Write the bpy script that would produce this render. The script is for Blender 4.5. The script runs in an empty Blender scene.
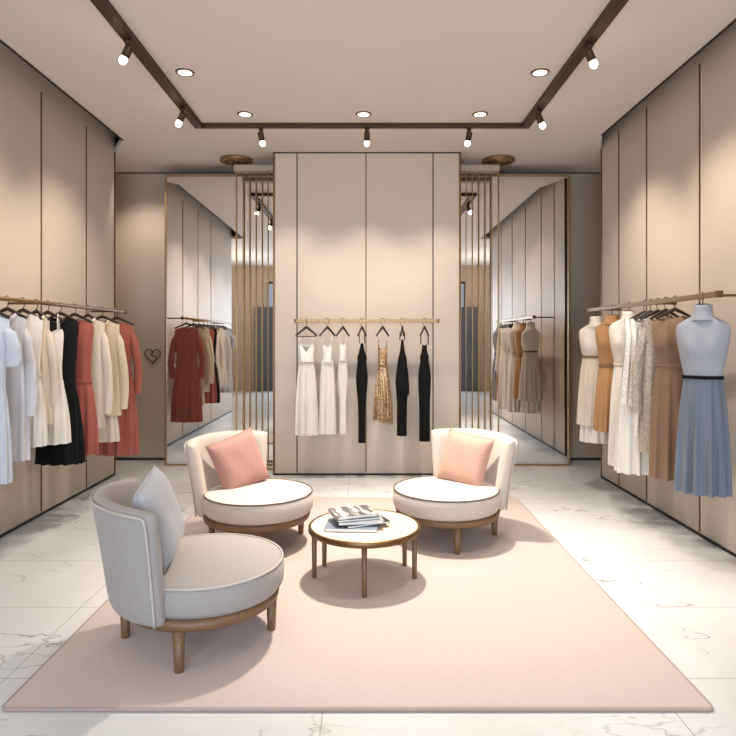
import bpy, bmesh, math, random
from math import sin, cos, pi, radians as R
from mathutils import Vector, Matrix
random.seed(7)
S = bpy.context.scene
COL = S.collection

# ------------------------------------------------------------------ helpers
def tag(o, label=None, cat=None, group=None, kind=None):
    if label: o['label'] = label
    if cat: o['category'] = cat
    if group: o['group'] = group
    if kind: o['kind'] = kind
    return o

def thing(name, label, cat, loc=(0, 0, 0), rz=0, group=None):
    o = bpy.data.objects.new(name, None)
    o.empty_display_size = 0.1
    COL.objects.link(o)
    o.location = loc
    o.rotation_euler = (0, 0, rz)
    return tag(o, label, cat, group)

def obj(name, bm, mat, parent=None, smooth=True, loc=None, rot=None):
    me = bpy.data.meshes.new(name)
    bmesh.ops.recalc_face_normals(bm, faces=bm.faces[:])
    bm.to_mesh(me)
    bm.free()
    me.materials.append(mat)
    if smooth:
        for p in me.polygons:
            p.use_smooth = True
    o = bpy.data.objects.new(name, me)
    COL.objects.link(o)
    if parent: o.parent = parent
    if loc: o.location = loc
    if rot: o.rotation_euler = rot
    return o

def struct(name, bm, mat, smooth=False):
    o = obj(name, bm, mat, None, smooth)
    o['kind'] = 'structure'
    return o

def box(bm, x0, x1, y0, y1, z0, z1):
    v = [bm.verts.new(p) for p in [(x0, y0, z0), (x1, y0, z0), (x1, y1, z0), (x0, y1, z0),
                                   (x0, y0, z1), (x1, y0, z1), (x1, y1, z1), (x0, y1, z1)]]
    for f in [(0, 3, 2, 1), (4, 5, 6, 7), (0, 1, 5, 4), (1, 2, 6, 5), (2, 3, 7, 6), (3, 0, 4, 7)]:
        bm.faces.new([v[i] for i in f])
    return bm

def bx(*a):
    return box(bmesh.new(), *a)

def rbx(x0, x1, y0, y1, z0, z1, b=0.006, seg=2):
    bm = bx(x0, x1, y0, y1, z0, z1)
    bmesh.ops.bevel(bm, geom=bm.edges[:], offset=b, segments=seg, affect='EDGES', profile=0.5)
    return bm

def prism(bm, pts, z0, z1):
    lo = [bm.verts.new((x, y, z0)) for x, y in pts]
    hi = [bm.verts.new((x, y, z1)) for x, y in pts]
    n = len(pts)
    bm.faces.new(lo[::-1]); bm.faces.new(hi)
    for i in range(n):
        bm.faces.new([lo[i], lo[(i + 1) % n], hi[(i + 1) % n], hi[i]])
    return bm

def lathe(bm, prof, n=48, c=(0, 0), caps=True):
    rows = []
    for r, z in prof:
        rows.append([bm.verts.new((c[0] + r * cos(2 * pi * k / n), c[1] + r * sin(2 * pi * k / n), z)) for k in range(n)])
    for a, b in zip(rows, rows[1:]):
        for k in range(n):
            bm.faces.new([a[k], a[(k + 1) % n], b[(k + 1) % n], b[k]])
    if caps:
        bm.faces.new(rows[0][::-1]); bm.faces.new(rows[-1])
    return bm

def frames(pts, closed=False):
    T = []
    n = len(pts)
    for i in range(n):
        if closed:
            t = pts[(i + 1) % n] - pts[i - 1]
        else:
            t = pts[min(i + 1, n - 1)] - pts[max(i - 1, 0)]
        T.append(t.normalized())
    up = Vector((0, 0, 1)) if abs(T[0].z) < 0.9 else Vector((0, 1, 0))
    N = [(up - T[0] * up.dot(T[0])).normalized()]
    for i in range(1, n):
        v = N[-1] - T[i] * N[-1].dot(T[i])
        N.append(v.normalized() if v.length > 1e-6 else N[-1])
    return T, N

def tube(bm, pts, rad, n=10, closed=False, flat=1.0):
    pts = [Vector(p) for p in pts]
    if not hasattr(rad, '__len__'): rad = [rad] * len(pts)
    T, N = frames(pts, closed)
    rows = []
    for p, t, nn, r in zip(pts, T, N, rad):
        b = t.cross(nn)
        rows.append([bm.verts.new(p + (nn * cos(2 * pi * k / n) + b * sin(2 * pi * k / n) * flat) * r) for k in range(n)])
    m = len(rows)
    for i in range(m if closed else m - 1):
        a, b = rows[i], rows[(i + 1) % m]
        for k in range(n):
            bm.faces.new([a[k], a[(k + 1) % n], b[(k + 1) % n], b[k]])
    if not closed:
        bm.faces.new(rows[0][::-1]); bm.faces.new(rows[-1])
    return bm

def tb(pts, rad, n=10, closed=False, flat=1.0):
    return tube(bmesh.new(), pts, rad, n, closed, flat)

def copy_tree(o, parent=None):
    c = o.copy(); COL.objects.link(c)
    if parent: c.parent = parent
    for ch in list(o.children):
        copy_tree(ch, c)
    return c

def sm(t):
    t = max(0.0, min(1.0, t)); return t * t * (3 - 2 * t)

# ------------------------------------------------------------------ materials
def new_mat(name):
    m = bpy.data.materials.new(name); m.use_nodes = True
    return m, m.node_tree.nodes, m.node_tree.links, m.node_tree.nodes['Principled BSDF']

def lin(c):
    f = lambda v: v / 12.92 if v <= 0.04045 else ((v + 0.055) / 1.055) ** 2.4
    return tuple(f(v / 255) for v in c) + (1,)

def M(name, rgb, rough=0.6, metal=0.0, var=0.06, scale=8, bump=0.0, bscale=200, sheen=0.0, stretch=None, spec=None):
    m, N, L, P = new_mat(name)
    c = lin(rgb)
    tc = N.new('ShaderNodeTexCoord')
    mp = N.new('ShaderNodeMapping'); L.new(tc.outputs['Object'], mp.inputs['Vector'])
    if stretch: mp.inputs['Scale'].default_value = stretch
    nz = N.new('ShaderNodeTexNoise'); nz.inputs['Scale'].default_value = scale; nz.inputs['Detail'].default_value = 4
    L.new(mp.outputs['Vector'], nz.inputs['Vector'])
    rp = N.new('ShaderNodeValToRGB')
    rp.color_ramp.elements[0].position = 0.3; rp.color_ramp.elements[1].position = 0.7
    rp.color_ramp.elements[0].color = tuple(v * (1 - var) for v in c[:3]) + (1,)
    rp.color_ramp.elements[1].color = tuple(min(1, v * (1 + var)) for v in c[:3]) + (1,)
    L.new(nz.outputs['Fac'], rp.inputs['Fac']); L.new(rp.outputs['Color'], P.inputs['Base Color'])
    P.inputs['Roughness'].default_value = rough; P.inputs['Metallic'].default_value = metal
    if spec is not None: P.inputs['Specular IOR Level'].default_value = spec
    if sheen: P.inputs['Sheen Weight'].default_value = sheen
    if bump:
        n2 = N.new('ShaderNodeTexNoise'); n2.inputs['Scale'].default_value = bscale; n2.inputs['Detail'].default_value = 2
        L.new(mp.outputs['Vector'], n2.inputs['Vector'])
        bp = N.new('ShaderNodeBump'); bp.inputs['Strength'].default_value = bump; bp.inputs['Distance'].default_value = 0.002
        L.new(n2.outputs['Fac'], bp.inputs['Height']); L.new(bp.outputs['Normal'], P.inputs['Normal'])
    return m

def emit_mat(name, rgb, strength):
    m, N, L, P = new_mat(name)
    P.inputs['Base Color'].default_value = lin(rgb)
    P.inputs['Emission Color'].default_value = lin(rgb)
    P.inputs['Emission Strength'].default_value = strength
    return m

WALL = M('panel_paint', (190, 176, 161), 0.55, var=0.02, scale=1.2, bump=0.04, bscale=350)
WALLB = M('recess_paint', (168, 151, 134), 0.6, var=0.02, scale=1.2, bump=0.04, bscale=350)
CEIL = M('ceiling_paint', (214, 205, 197), 0.8, var=0.015, scale=1.0)
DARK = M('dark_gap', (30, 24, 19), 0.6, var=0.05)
BRONZE = M('bronze_metal', (112, 86, 58), 0.38, 0.85, var=0.08, scale=20)
TRACKM = M('track_metal', (66, 49, 34), 0.5, 0.5, var=0.06, scale=20)
RODM = M('champagne_rods', (196, 166, 124), 0.4, 0.45, var=0.05)
BRASS = M('brushed_brass', (148, 120, 86), 0.4, 0.75, var=0.1, scale=30, stretch=(1, 1, 1))
WOOD = M('walnut_wood', (104, 78, 52), 0.45, 0, var=0.16, scale=14, stretch=(6, 6, 0.8))
WOODR = M('walnut_ring', (108, 80, 54), 0.45, 0, var=0.14, scale=10, stretch=(1, 1, 6))
TABLETOP = M('table_veneer', (222, 200, 172), 0.35, 0, var=0.05, scale=5, stretch=(1, 8, 1))
UPH = M('cream_upholstery', (186, 174, 164), 0.85, var=0.03, scale=40, bump=0.15, bscale=500, sheen=0.15)
UPHC = M('shaded_upholstery', (147, 141, 137), 0.85, var=0.03, scale=40, bump=0.15, bscale=500, sheen=0.15)  # darkened grey: the front chair's shade is put into the colour
PIPE = M('cream_piping', (174, 166, 158), 0.8, var=0.02)
PIPED = M('dark_piping', (86, 72, 62), 0.8, var=0.02)
PINK = M('pink_cushion_cloth', (158, 116, 106), 0.85, var=0.04, scale=30, bump=0.15, bscale=450, sheen=0.15)
PEACH = M('peach_cushion_cloth', (178, 138, 122), 0.85, var=0.04, scale=30, bump=0.15, bscale=450, sheen=0.15)
GREYC = M('grey_cushion_cloth', (164, 165, 170), 0.85, var=0.03, scale=30, bump=0.15, bscale=450, sheen=0.15)
RUG = M('rug_pile', (174, 159, 152), 0.95, var=0.03, scale=60, bump=0.3, bscale=700, sheen=0.2)
RUGE = M('rug_binding', (150, 136, 130), 0.9, var=0.05, scale=60)
HANG = M('dark_hanger', (40, 27, 22), 0.4, var=0.1)
STEEL = M('dark_hook', (60, 48, 40), 0.35, 0.8, var=0.05)
def cloth(name, rgb, rough=0.75, var=0.05, sheen=0.1): return M(name, rgb, rough, var=var, scale=12, bump=0.12, bscale=400, sheen=sheen, stretch=(1, 1, 0.3), spec=0.25)
WHITE = cloth('white_cloth', (212, 206, 198))
IVORY = cloth('ivory_cloth', (202, 190, 173))
CREAM = cloth('cream_cloth', (198, 181, 155))
COOLW = cloth('cool_white_cloth', (182, 186, 194))
LAV = cloth('lavender_white_cloth', (192, 188, 190))
BLACK = cloth('black_cloth', (9, 9, 10), 0.9, sheen=0.0)
CHAR = cloth('charcoal_cloth', (14, 14, 16), 0.9, sheen=0.0)
CORAL = cloth('coral_cloth', (150, 78, 68))
CORALB = cloth('terracotta_cloth', (152, 82, 70))
TAN = cloth('ochre_cloth', (166, 124, 82))
BROWN = cloth('taupe_brown_cloth', (122, 96, 76))
BLUEC = cloth('blue_grey_cloth', (98, 106, 117))
BUST = M('bust_linen', (146, 149, 157), 0.8, var=0.03, scale=40, bump=0.1)
BUSTW = M('bust_white', (214, 204, 192), 0.8, var=0.03, scale=40, bump=0.1)
PAPER = M('book_paper', (228, 226, 220), 0.8, var=0.06, scale=3, stretch=(1, 1, 300))
CURT = M('grey_curtain', (118, 122, 130), 0.9, var=0.05)

def sequin(name, a, b, scale, rough=0.35, metal=0.5):
    m, N, L, P = new_mat(name)
    tc = N.new('ShaderNodeTexCoord')
    v = N.new('ShaderNodeTexVoronoi'); v.inputs['Scale'].default_value = scale
    L.new(tc.outputs['Object'], v.inputs['Vector'])
    sp = N.new('ShaderNodeSeparateColor'); L.new(v.outputs['Color'], sp.inputs['Color'])
    rp = N.new('ShaderNodeValToRGB')
    rp.color_ramp.elements[0].color = lin(a); rp.color_ramp.elements[1].color = lin(b)
    L.new(sp.outputs['Red'], rp.inputs['Fac']); L.new(rp.outputs['Color'], P.inputs['Base Color'])
    P.inputs['Roughness'].default_value = rough; P.inputs['Metallic'].default_value = metal
    bp = N.new('ShaderNodeBump'); bp.inputs['Strength'].default_value = 0.6; bp.inputs['Distance'].default_value = 0.004
    L.new(sp.outputs['Green'], bp.inputs['Height']); L.new(bp.outputs['Normal'], P.inputs['Normal'])
    return m
GOLDSEQ = sequin('gold_sequins', (112, 80, 54), (206, 172, 132), 75)
SILVSEQ = sequin('silver_beige_sequins', (150, 138, 124), (186, 175, 160), 95, 0.5, 0.2)
LACE = sequin('white_lace', (205, 196, 184), (248, 242, 234), 120, 0.8, 0.0)

def marble():
    m, N, L, P = new_mat('marble_tiles')
    tc = N.new('ShaderNodeTexCoord')
    # joints
    sx = N.new('ShaderNodeSeparateXYZ'); L.new(tc.outputs['Object'], sx.inputs['Vector'])
    def joint(out, off, step):
        a = N.new('ShaderNodeMath'); a.operation = 'SUBTRACT'; a.inputs[1].default_value = off; L.new(out, a.inputs[0])
        b = N.new('ShaderNodeMath'); b.operation = 'DIVIDE'; b.inputs[1].default_value = step; L.new(a.outputs[0], b.inputs[0])
        c = N.new('ShaderNodeMath'); c.operation = 'FRACT'; L.new(b.outputs[0], c.inputs[0])
        d = N.new('ShaderNodeMath'); d.operation = 'SUBTRACT'; d.inputs[1].default_value = 0.5; L.new(c.outputs[0], d.inputs[0])
        e = N.new('ShaderNodeMath'); e.operation = 'ABSOLUTE'; L.new(d.outputs[0], e.inputs[0])
        g = N.new('ShaderNodeMath'); g.operation = 'GREATER_THAN'; g.inputs[1].default_value = 0.5 - 0.0022 / step; L.new(e.outputs[0], g.inputs[0])
        return g.outputs[0]
    jx = joint(sx.outputs['X'], -0.18, 1.46); jy = joint(sx.outputs['Y'], 2.045, 0.733)
    mx = N.new('ShaderNodeMath'); mx.operation = 'MAXIMUM'; L.new(jx, mx.inputs[0]); L.new(jy, mx.inputs[1])
    # veins
    def vein(scale, width, seed):
        mp = N.new('ShaderNodeMapping'); mp.inputs['Location'].default_value = (seed, seed * 2.1, 0); mp.inputs['Rotation'].default_value = (0, 0, 0.6)
        mp.inputs['Scale'].default_value = (1.0, 2.2, 1)
        L.new(tc.outputs['Object'], mp.inputs['Vector'])
        n = N.new('ShaderNodeTexNoise'); n.inputs['Scale'].default_value = scale; n.inputs['Detail'].default_value = 4; n.inputs['Roughness'].default_value = 0.5
        L.new(mp.outputs['Vector'], n.inputs['Vector'])
        d = N.new('ShaderNodeMath'); d.operation = 'SUBTRACT'; d.inputs[1].default_value = 0.5; L.new(n.outputs['Fac'], d.inputs[0])
        e = N.new('ShaderNodeMath'); e.operation = 'ABSOLUTE'; L.new(d.outputs[0], e.inputs[0])
        mr = N.new('ShaderNodeMapRange'); mr.inputs['From Min'].default_value = 0; mr.inputs['From Max'].default_value = width
        mr.inputs['To Min'].default_value = 1; mr.inputs['To Max'].default_value = 0; L.new(e.outputs[0], mr.inputs['Value'])
        n2 = N.new('ShaderNodeTexNoise'); n2.inputs['Scale'].default_value = 1.1; L.new(mp.outputs['Vector'], n2.inputs['Vector'])
        r2 = N.new('ShaderNodeMapRange'); r2.inputs['From Min'].default_value = 0.5; r2.inputs['From Max'].default_value = 0.65; L.new(n2.outputs['Fac'], r2.inputs['Value'])
        q = N.new('ShaderNodeMath'); q.operation = 'MULTIPLY'; L.new(mr.outputs['Result'], q.inputs[0]); L.new(r2.outputs['Result'], q.inputs[1])
        return q.outputs[0]
    v1 = vein(0.7, 0.006, 3.7); v2 = vein(1.3, 0.008, 11.3)
    vm = N.new('ShaderNodeMath'); vm.operation = 'MAXIMUM'; L.new(v1, vm.inputs[0]); L.new(v2, vm.inputs[1])
    vs = N.new('ShaderNodeMath'); vs.operation = 'MULTIPLY'; vs.inputs[1].default_value = 0.85; L.new(vm.outputs[0], vs.inputs[0])
    nb = N.new('ShaderNodeTexNoise'); nb.inputs['Scale'].default_value = 1.3; nb.inputs['Detail'].default_value = 5; L.new(tc.outputs['Object'], nb.inputs['Vector'])
    base = N.new('ShaderNodeValToRGB'); base.color_ramp.elements[0].position = 0.35; base.color_ramp.elements[1].position = 0.65
    base.color_ramp.elements[0].color = lin((191, 190, 189)); base.color_ramp.elements[1].color = lin((203, 203, 203))
    L.new(nb.outputs['Fac'], base.inputs['Fac'])
    m1 = N.new('ShaderNodeMixRGB'); m1.inputs['Color2'].default_value = lin((120, 116, 114))
    L.new(vs.outputs[0], m1.inputs['Fac']); L.new(base.outputs['Color'], m1.inputs['Color1'])
    m2 = N.new('ShaderNodeMixRGB'); m2.inputs['Color2'].default_value = lin((150, 142, 132))
    L.new(mx.outputs[0], m2.inputs['Fac']); L.new(m1.outputs['Color'], m2.inputs['Color1'])
    L.new(m2.outputs['Color'], P.inputs['Base Color'])
    P.inputs['Roughness'].default_value = 0.22
    return m
MARBLE = marble()

mm, N_, L_, P_ = new_mat('mirror_silver')
P_.inputs['Metallic'].default_value = 1; P_.inputs['Roughness'].default_value = 0.015
P_.inputs['Base Color'].default_value = (0.86, 0.84, 0.81, 1)
MIRROR = mm
mm, N_, L_, P_ = new_mat('window_glass')
P_.inputs['Roughness'].default_value = 0.02; P_.inputs['Base Color'].default_value = (0.9, 0.95, 1, 1)
tr_ = N_.new('ShaderNodeBsdfTransparent'); mx_ = N_.new('ShaderNodeMixShader'); mx_.inputs['Fac'].default_value = 0.08
L_.new(tr_.outputs[0], mx_.inputs[1]); L_.new(P_.outputs[0], mx_.inputs[2]); L_.new(mx_.outputs[0], N_['Material Output'].inputs['Surface'])
GLASS = mm
BULB = emit_mat('lamp_glow', (255, 236, 205), 32)
DLIGHT = emit_mat('downlight_glow', (255, 240, 218), 10)

# ------------------------------------------------------------------ camera (level, horizon slightly above the middle)
H = 1.55; F = 610.0
cam = bpy.data.cameras.new('camera'); co = bpy.data.objects.new('camera', cam); COL.objects.link(co)
cam.sensor_width = 36; cam.lens = 36 * F / 736
cam.shift_x = 2 / 736; cam.shift_y = -30 / 736
co.location = (0, 0, H); co.rotation_euler = (pi / 2, 0, 0)
cam.clip_start = 0.05
S.camera = co

# ------------------------------------------------------------------ room shell
ZC = 3.65; ZT = 3.95
XL, XR = -2.845, 2.62
EL, ER = -2.58, 2.44
YL, YR = 6.9, 6.78
YB = 7.75; YF = -3.0; Y0 = 1.9
struct('floor', bx(-4.8, 4.6, YF, YB + 0.2, -0.1, 0), MARBLE)
bm = bmesh.new()
box(bm, EL, ER, YF, YB, ZC, ZC + 0.06)
prism(bm, [(-4.8, YF), (EL, YF), (EL, Y0), (-4.8, Y0)], ZC, ZC + 0.06)
prism(bm, [(ER, YF), (4.6, YF), (4.6, Y0), (ER, Y0)], ZC, ZC + 0.06)
prism(bm, [(EL, 6.47), (EL, YB), (-3.6, YB), (-3.6, YL), (XL, YL + 0.01)], ZC, ZC + 0.06)
prism(bm, [(ER, 6.30), (XR, YR + 0.01), (3.4, YR), (3.4, YB), (ER, YB)], ZC, ZC + 0.06)
box(bm, -4.8, 4.6, YF, YB + 0.2, ZT, ZT + 0.06)
struct('ceiling', bm, CEIL)
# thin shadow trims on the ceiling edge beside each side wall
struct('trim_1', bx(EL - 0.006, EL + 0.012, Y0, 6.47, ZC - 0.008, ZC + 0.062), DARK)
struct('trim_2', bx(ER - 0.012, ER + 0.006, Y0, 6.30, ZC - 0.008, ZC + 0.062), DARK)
struct('wall_left', bx(-3.6, XL, Y0, YL, 0, ZT), WALL)
struct('wall_right', bx(XR, 3.4, Y0, YR, 0, ZT), WALL)
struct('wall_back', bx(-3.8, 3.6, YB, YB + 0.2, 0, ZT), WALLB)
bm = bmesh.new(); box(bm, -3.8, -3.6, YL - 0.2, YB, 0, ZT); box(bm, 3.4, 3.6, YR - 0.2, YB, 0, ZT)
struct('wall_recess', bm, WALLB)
bm = bmesh.new(); box(bm, -4.8, -4.7, YF, Y0 + 0.1, 0, ZT); box(bm, -4.8, -3.6, Y0 + 0.1, Y0 + 0.2, 0, ZT)
struct('wall_front_left', bm, WALLB)
bm = bmesh.new(); box(bm, 4.5, 4.6, YF, Y0 + 0.1, 0, ZT); box(bm, 3.4, 4.6, Y0 + 0.1, Y0 + 0.2, 0, ZT)
struct('wall_front_right', bm, WALLB)
# front wall with a wide window on the left
WX0, WX1, WZ0, WZ1 = -2.9, 2.9, 0.15, 3.2
bm = bmesh.new()
box(bm, -4.8, WX0, YF - 0.15, YF, 0, ZT); box(bm, WX1, 4.6, YF - 0.15, YF, 0, ZT)
box(bm, WX0, WX1, YF - 0.15, YF, 0, WZ0); box(bm, WX0, WX1, YF - 0.15, YF, WZ1, ZT)
struct('wall_front', bm, WALLB)
bm = bmesh.new()
for k in range(5):
    x = WX0 + (WX1 - WX0) * k / 4
    box(bm, x - 0.03, x + 0.03, YF - 0.1, YF - 0.04, WZ0, WZ1)
box(bm, WX0, WX1, YF - 0.1, YF - 0.04, WZ0, WZ0 + 0.06); box(bm, WX0, WX1, YF - 0.1, YF - 0.04, WZ1 - 0.06, WZ1)
w = struct('window_1', bm, DARK)
g = obj('window_pane', bx(WX0, WX1, YF - 0.075, YF - 0.065, WZ0, WZ1), GLASS, w, False)
# grey curtains beside the window
for i, (x0, x1, lab) in enumerate([(-3.25, -2.65, 'grey floor-length curtain at the side of the front window nearest the left wall'),
                                   (2.75, 3.3, 'grey floor-length curtain at the side of the front window nearest the right wall')]):
    bm = bmesh.new(); n = 60; rows = []
    for z in (0.02, 2.45):
        rows.append([bm.verts.new((x0 + (x1 - x0) * k / n, YF + 0.12 + 0.04 * sin(k * 1.1), z)) for k in range(n + 1)])
    for k in range(n): bm.faces.new([rows[0][k], rows[0][k + 1], rows[1][k + 1], rows[1][k]])
    tag(obj('curtain', bm, CURT), lab, 'curtain', 'curtains of the front window')

# centre partition and its seams
CX0, CX1, CY = -1.04, 1.063, 6.9
struct('wall_centre', bx(CX0, CX1, CY, YB, 0, ZC), WALL)
n_ = 3
def trim(bm, mat=BRONZE):
    global n_
    struct('trim_%d' % n_, bm, mat); n_ += 1
for x in (-0.78, 0.0, 0.758):
    trim(bx(x - 0.006, x + 0.006, CY - 0.004, CY + 0.002, 0.03, ZC), DARK if x else BRONZE)
for x in (CX0, CX1):
    trim(bx(x - 0.012, x + 0.012, CY - 0.008, CY + 0.02, 0.0, ZC))
trim(bx(CX0, CX1, CY - 0.01, CY, ZC - 0.012, ZC), DARK)
for y in (3.62, 4.48, 5.34, 6.2):
    trim(bx(XL - 0.002, XL + 0.006, y - 0.007, y + 0.007, 0.03, ZT - 0.25))
for y in (3.0, 3.88, 4.785, 5.69, 6.317):
    trim(bx(XR - 0.006, XR + 0.002, y - 0.007, y + 0.007, 0.03, ZT - 0.25))
trim(bx(XL - 0.02, XL + 0.008, YL - 0.012, YL + 0.008, 0, ZC)); trim(bx(XR - 0.008, XR + 0.02, YR - 0.012, YR + 0.008, 0, ZC))
trim(bx(-3.6, -1.0, YB - 0.01, YB, ZC - 0.012, ZC), DARK); trim(bx(1.0, 3.4, YB - 0.01, YB, ZC - 0.012, ZC), DARK)
struct('baseboard_left', bx(XL, XL + 0.012, Y0, YL, 0, 0.02), DARK)
struct('baseboard_right', bx(XR - 0.012, XR, Y0, YR, 0, 0.02), DARK)
struct('baseboard_centre', bx(CX0, CX1, CY - 0.008, CY, 0, 0.02), DARK)
bm = bmesh.new(); box(bm, -3.6, CX0, YB - 0.012, YB, 0, 0.03); box(bm, CX1, 3.4, YB - 0.012, YB, 0, 0.03)
struct('baseboard_back', bm, DARK)

# ------------------------------------------------------------------ mirrors and rod screens
MY = 7.4
def mirror(x0, x1, label):
    t = thing('wall_mirror', label, 'mirror', ((x0 + x1) / 2, MY, 0), 0, 'tall framed mirrors')
    hw = (x1 - x0) / 2; zt = 3.53
    obj('mirror_glass', bx(-hw + 0.01, hw - 0.01, 0.004, 0.02, 0.02, zt - 0.02), MIRROR, t, False)
    bm = bmesh.new()
    box(bm, -hw, -hw + 0.022, -0.01, 0.03, 0, zt); box(bm, hw - 0.022, hw, -0.01, 0.03, 0, zt)
    box(bm, -hw + 0.022, hw - 0.022, -0.01, 0.03, 0, 0.022); box(bm, -hw + 0.022, hw - 0.022, -0.01, 0.03, zt - 0.022, zt)
    obj('mirror_frame', bm, BRASS, t, False)
    obj('backing', bx(-hw, hw, 0.03, YB - MY - 0.013, 0.031, zt), WALLB, t, False)
mirror(-2.44, CX0 - 0.01, 'tall gold-framed mirror reflecting the room beside the heart-shaped wire ornament')
mirror(CX1 + 0.01, 2.475, 'tall gold-framed mirror reflecting the room beyond the rail of dress forms')

SY = 7.17
def screen(xs, xpost, xin, label):
    t = thing('rod_screen', label, 'screen', (xpost, SY, 0), 0, 'gold rod screens')
    for x in xs:
        obj('rod', tb([(x - xpost, 0, 0.02), (x - xpost, 0, 3.5)], 0.0058, 8), RODM, t)
    obj('post', tb([(0, 0, 0), (0, 0, ZC - 0.02)], 0.010, 10), RODM, t)
    a, b = sorted((0, xin - xpost))
    obj('header', bx(a - 0.02, b, -0.06, 0.06, 3.5, 3.57), WALLB, t, False)
    obj('floor_rail', bx(a, b, -0.012, 0.012, 0.0, 0.02), BRASS, t, False)
    bm = bmesh.new()
    for r0, r1 in ((0.135, 0.19), (0.05, 0.11)):
        lathe(bm, [(r0, ZC - 0.03), (r1, ZC - 0.03), (r1, ZC - 0.004), (r0, ZC - 0.004), (r0, ZC - 0.03)], 40, caps=False)
    for k in range(4):
        a_ = k * pi / 2 + 0.4
        tube(bm, [(0.0, 0, ZC - 0.02), (0.15 * cos(a_), 0.15 * sin(a_), ZC - 0.02)], 0.008, 6)
    obj('ceiling_plate', bm, BRASS, t)
px = lambda x, Y: (x - 366) * Y / F
screen([px(x, SY) for x in (243, 249.5, 256, 262, 268)], px(236.5, SY), CX0, 'gold vertical rod screen hanging from a round ceiling plate beside the white dresses')
screen([px(x, SY) for x in (492, 485.5, 479, 472.5, 466)], px(498.5, SY), CX1, 'gold vertical rod screen hanging from a round ceiling plate beside the black dresses')

# heart ornament on the back wall
bm = bmesh.new()
pts = []
for k in range(60):
    a = 2 * pi * k / 60
    pts.append((0.0062 * 16 * sin(a) ** 3, 0, 0.0062 * (13 * cos(a) - 5 * cos(2 * a) - 2 * cos(3 * a) - cos(4 * a))))
tube(bm, pts, 0.006, 6, True)
tube(bm, [(0.06, 0, -0.02), (0.0, -0.01, -0.01), (-0.02, -0.01, 0.01), (0.0, 0, 0.04)], 0.005, 6)
tag(obj('wire_heart', bm, STEEL, None, True, (px(153, YB), YB - 0.014, 1.33)), 'heart-shaped dark wire ornament hung on the beige back wall', 'ornament')

# ------------------------------------------------------------------ ceiling lights
TL, TR, TB = -1.64, 1.56, 5.97
bm = bmesh.new(); tw = 0.04
t = thing('light_track', 'dark bronze U-shaped lighting track fixed under the ceiling', 'light track', (0, TB, ZC))
obj('track_bar', bx(TL - tw, TL + tw, -6.5, 0.02, -0.045, 0), TRACKM, t, False)
obj('track_bar', bx(TR - tw, TR + tw, -6.5, 0.02, -0.045, 0), TRACKM, t, False)
obj('track_bar', bx(TL + tw, TR - tw, -0.02, 0.02, -0.045, 0), TRACKM, t, False)

def spot_light(name, loc, target, energy, angle, blend, color, radius, parent=None):
    l = bpy.data.lights.new(name, 'SPOT'); l.energy = energy; l.spot_size = angle; l.spot_blend = blend
    l.color = color; l.shadow_soft_size = radius
    o = bpy.data.objects.new(name, l); COL.objects.link(o)
    o.location = loc
    o.rotation_euler = (Vector(target) - Vector(loc)).to_track_quat('-Z', 'Y').to_euler()
    return o
WARM = (1.0, 0.905, 0.79)
def head(x, y, tgt, label, energy, ang=R(92)):
    p = Vector((x, y, ZC - 0.045)); d = (Vector(tgt) - p).normalized()
    t = thing('track_spotlight', label, 'spotlight', p, 0, 'track spotlights')
    obj('mount', lathe(bmesh.new(), [(0.022, 0), (0.022, -0.03), (0.014, -0.035), (0.014, -0.07)], 14), TRACKM, t)
    c = Vector((0, 0, -0.075)); q = d.to_track_quat('Z', 'Y').to_matrix()
    def al(bm):
        bmesh.ops.transform(bm, matrix=Matrix.Translation(c) @ q.to_4x4(), verts=bm.verts); return bm
    obj('barrel', al(lathe(bmesh.new(), [(0.0, -0.035), (0.024, -0.035), (0.029, -0.026), (0.029, 0.05), (0.025, 0.05), (0.025, 0.02), (0, 0.02)], 20, caps=False)), TRACKM, t)
    b = obj('bulb', al(lathe(bmesh.new(), [(0.012, 0.021), (0.023, 0.052), (0.027, 0.072), (0.024, 0.088), (0.014, 0.099), (0.004, 0.103)], 16)), BULB, t)
    spot_light('spot_lamp', p + c + d * 0.15, tgt, energy, ang, 1.0, WARM, 0.04)
ES = 275
def zpos(ypx): return (ZC - H - 0.02) * F / (338 - ypx)
head(TL, zpos(36), (-2.78, 4.4, 1.55), 'track spotlight on the left track arm, nearer the camera', ES)
head(TL, zpos(105), (-2.78, 5.65, 1.5), 'track spotlight on the left track arm, near the track corner', ES)
head(TR, zpos(40), (2.6, 4.55, 1.55), 'track spotlight on the right track arm, nearer the camera', ES)
head(TR, zpos(107), (2.6, 5.75, 1.5), 'track spotlight on the right track arm, near the track corner', ES)
for xp, lab in ((261, 'track spotlight on the back track bar above the white dresses'), (367, 'track spotlight in the middle of the back track bar'),
                (469, 'track spotlight on the back track bar above the black dresses')):
    head(px(xp, TB), TB, (px(xp, TB) * 0.62, 6.9, 1.15), lab, 240, R(76))
for y in (2.9, 1.5):
    head(TL, y, (-2.7, y + 0.2, 1.4), 'track spotlight on the left track arm, out towards the front window', ES * 0.6)
    head(TR, y, (2.5, y + 0.2, 1.4), 'track spotlight on the right track arm, out towards the front window', ES * 0.6)

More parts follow.
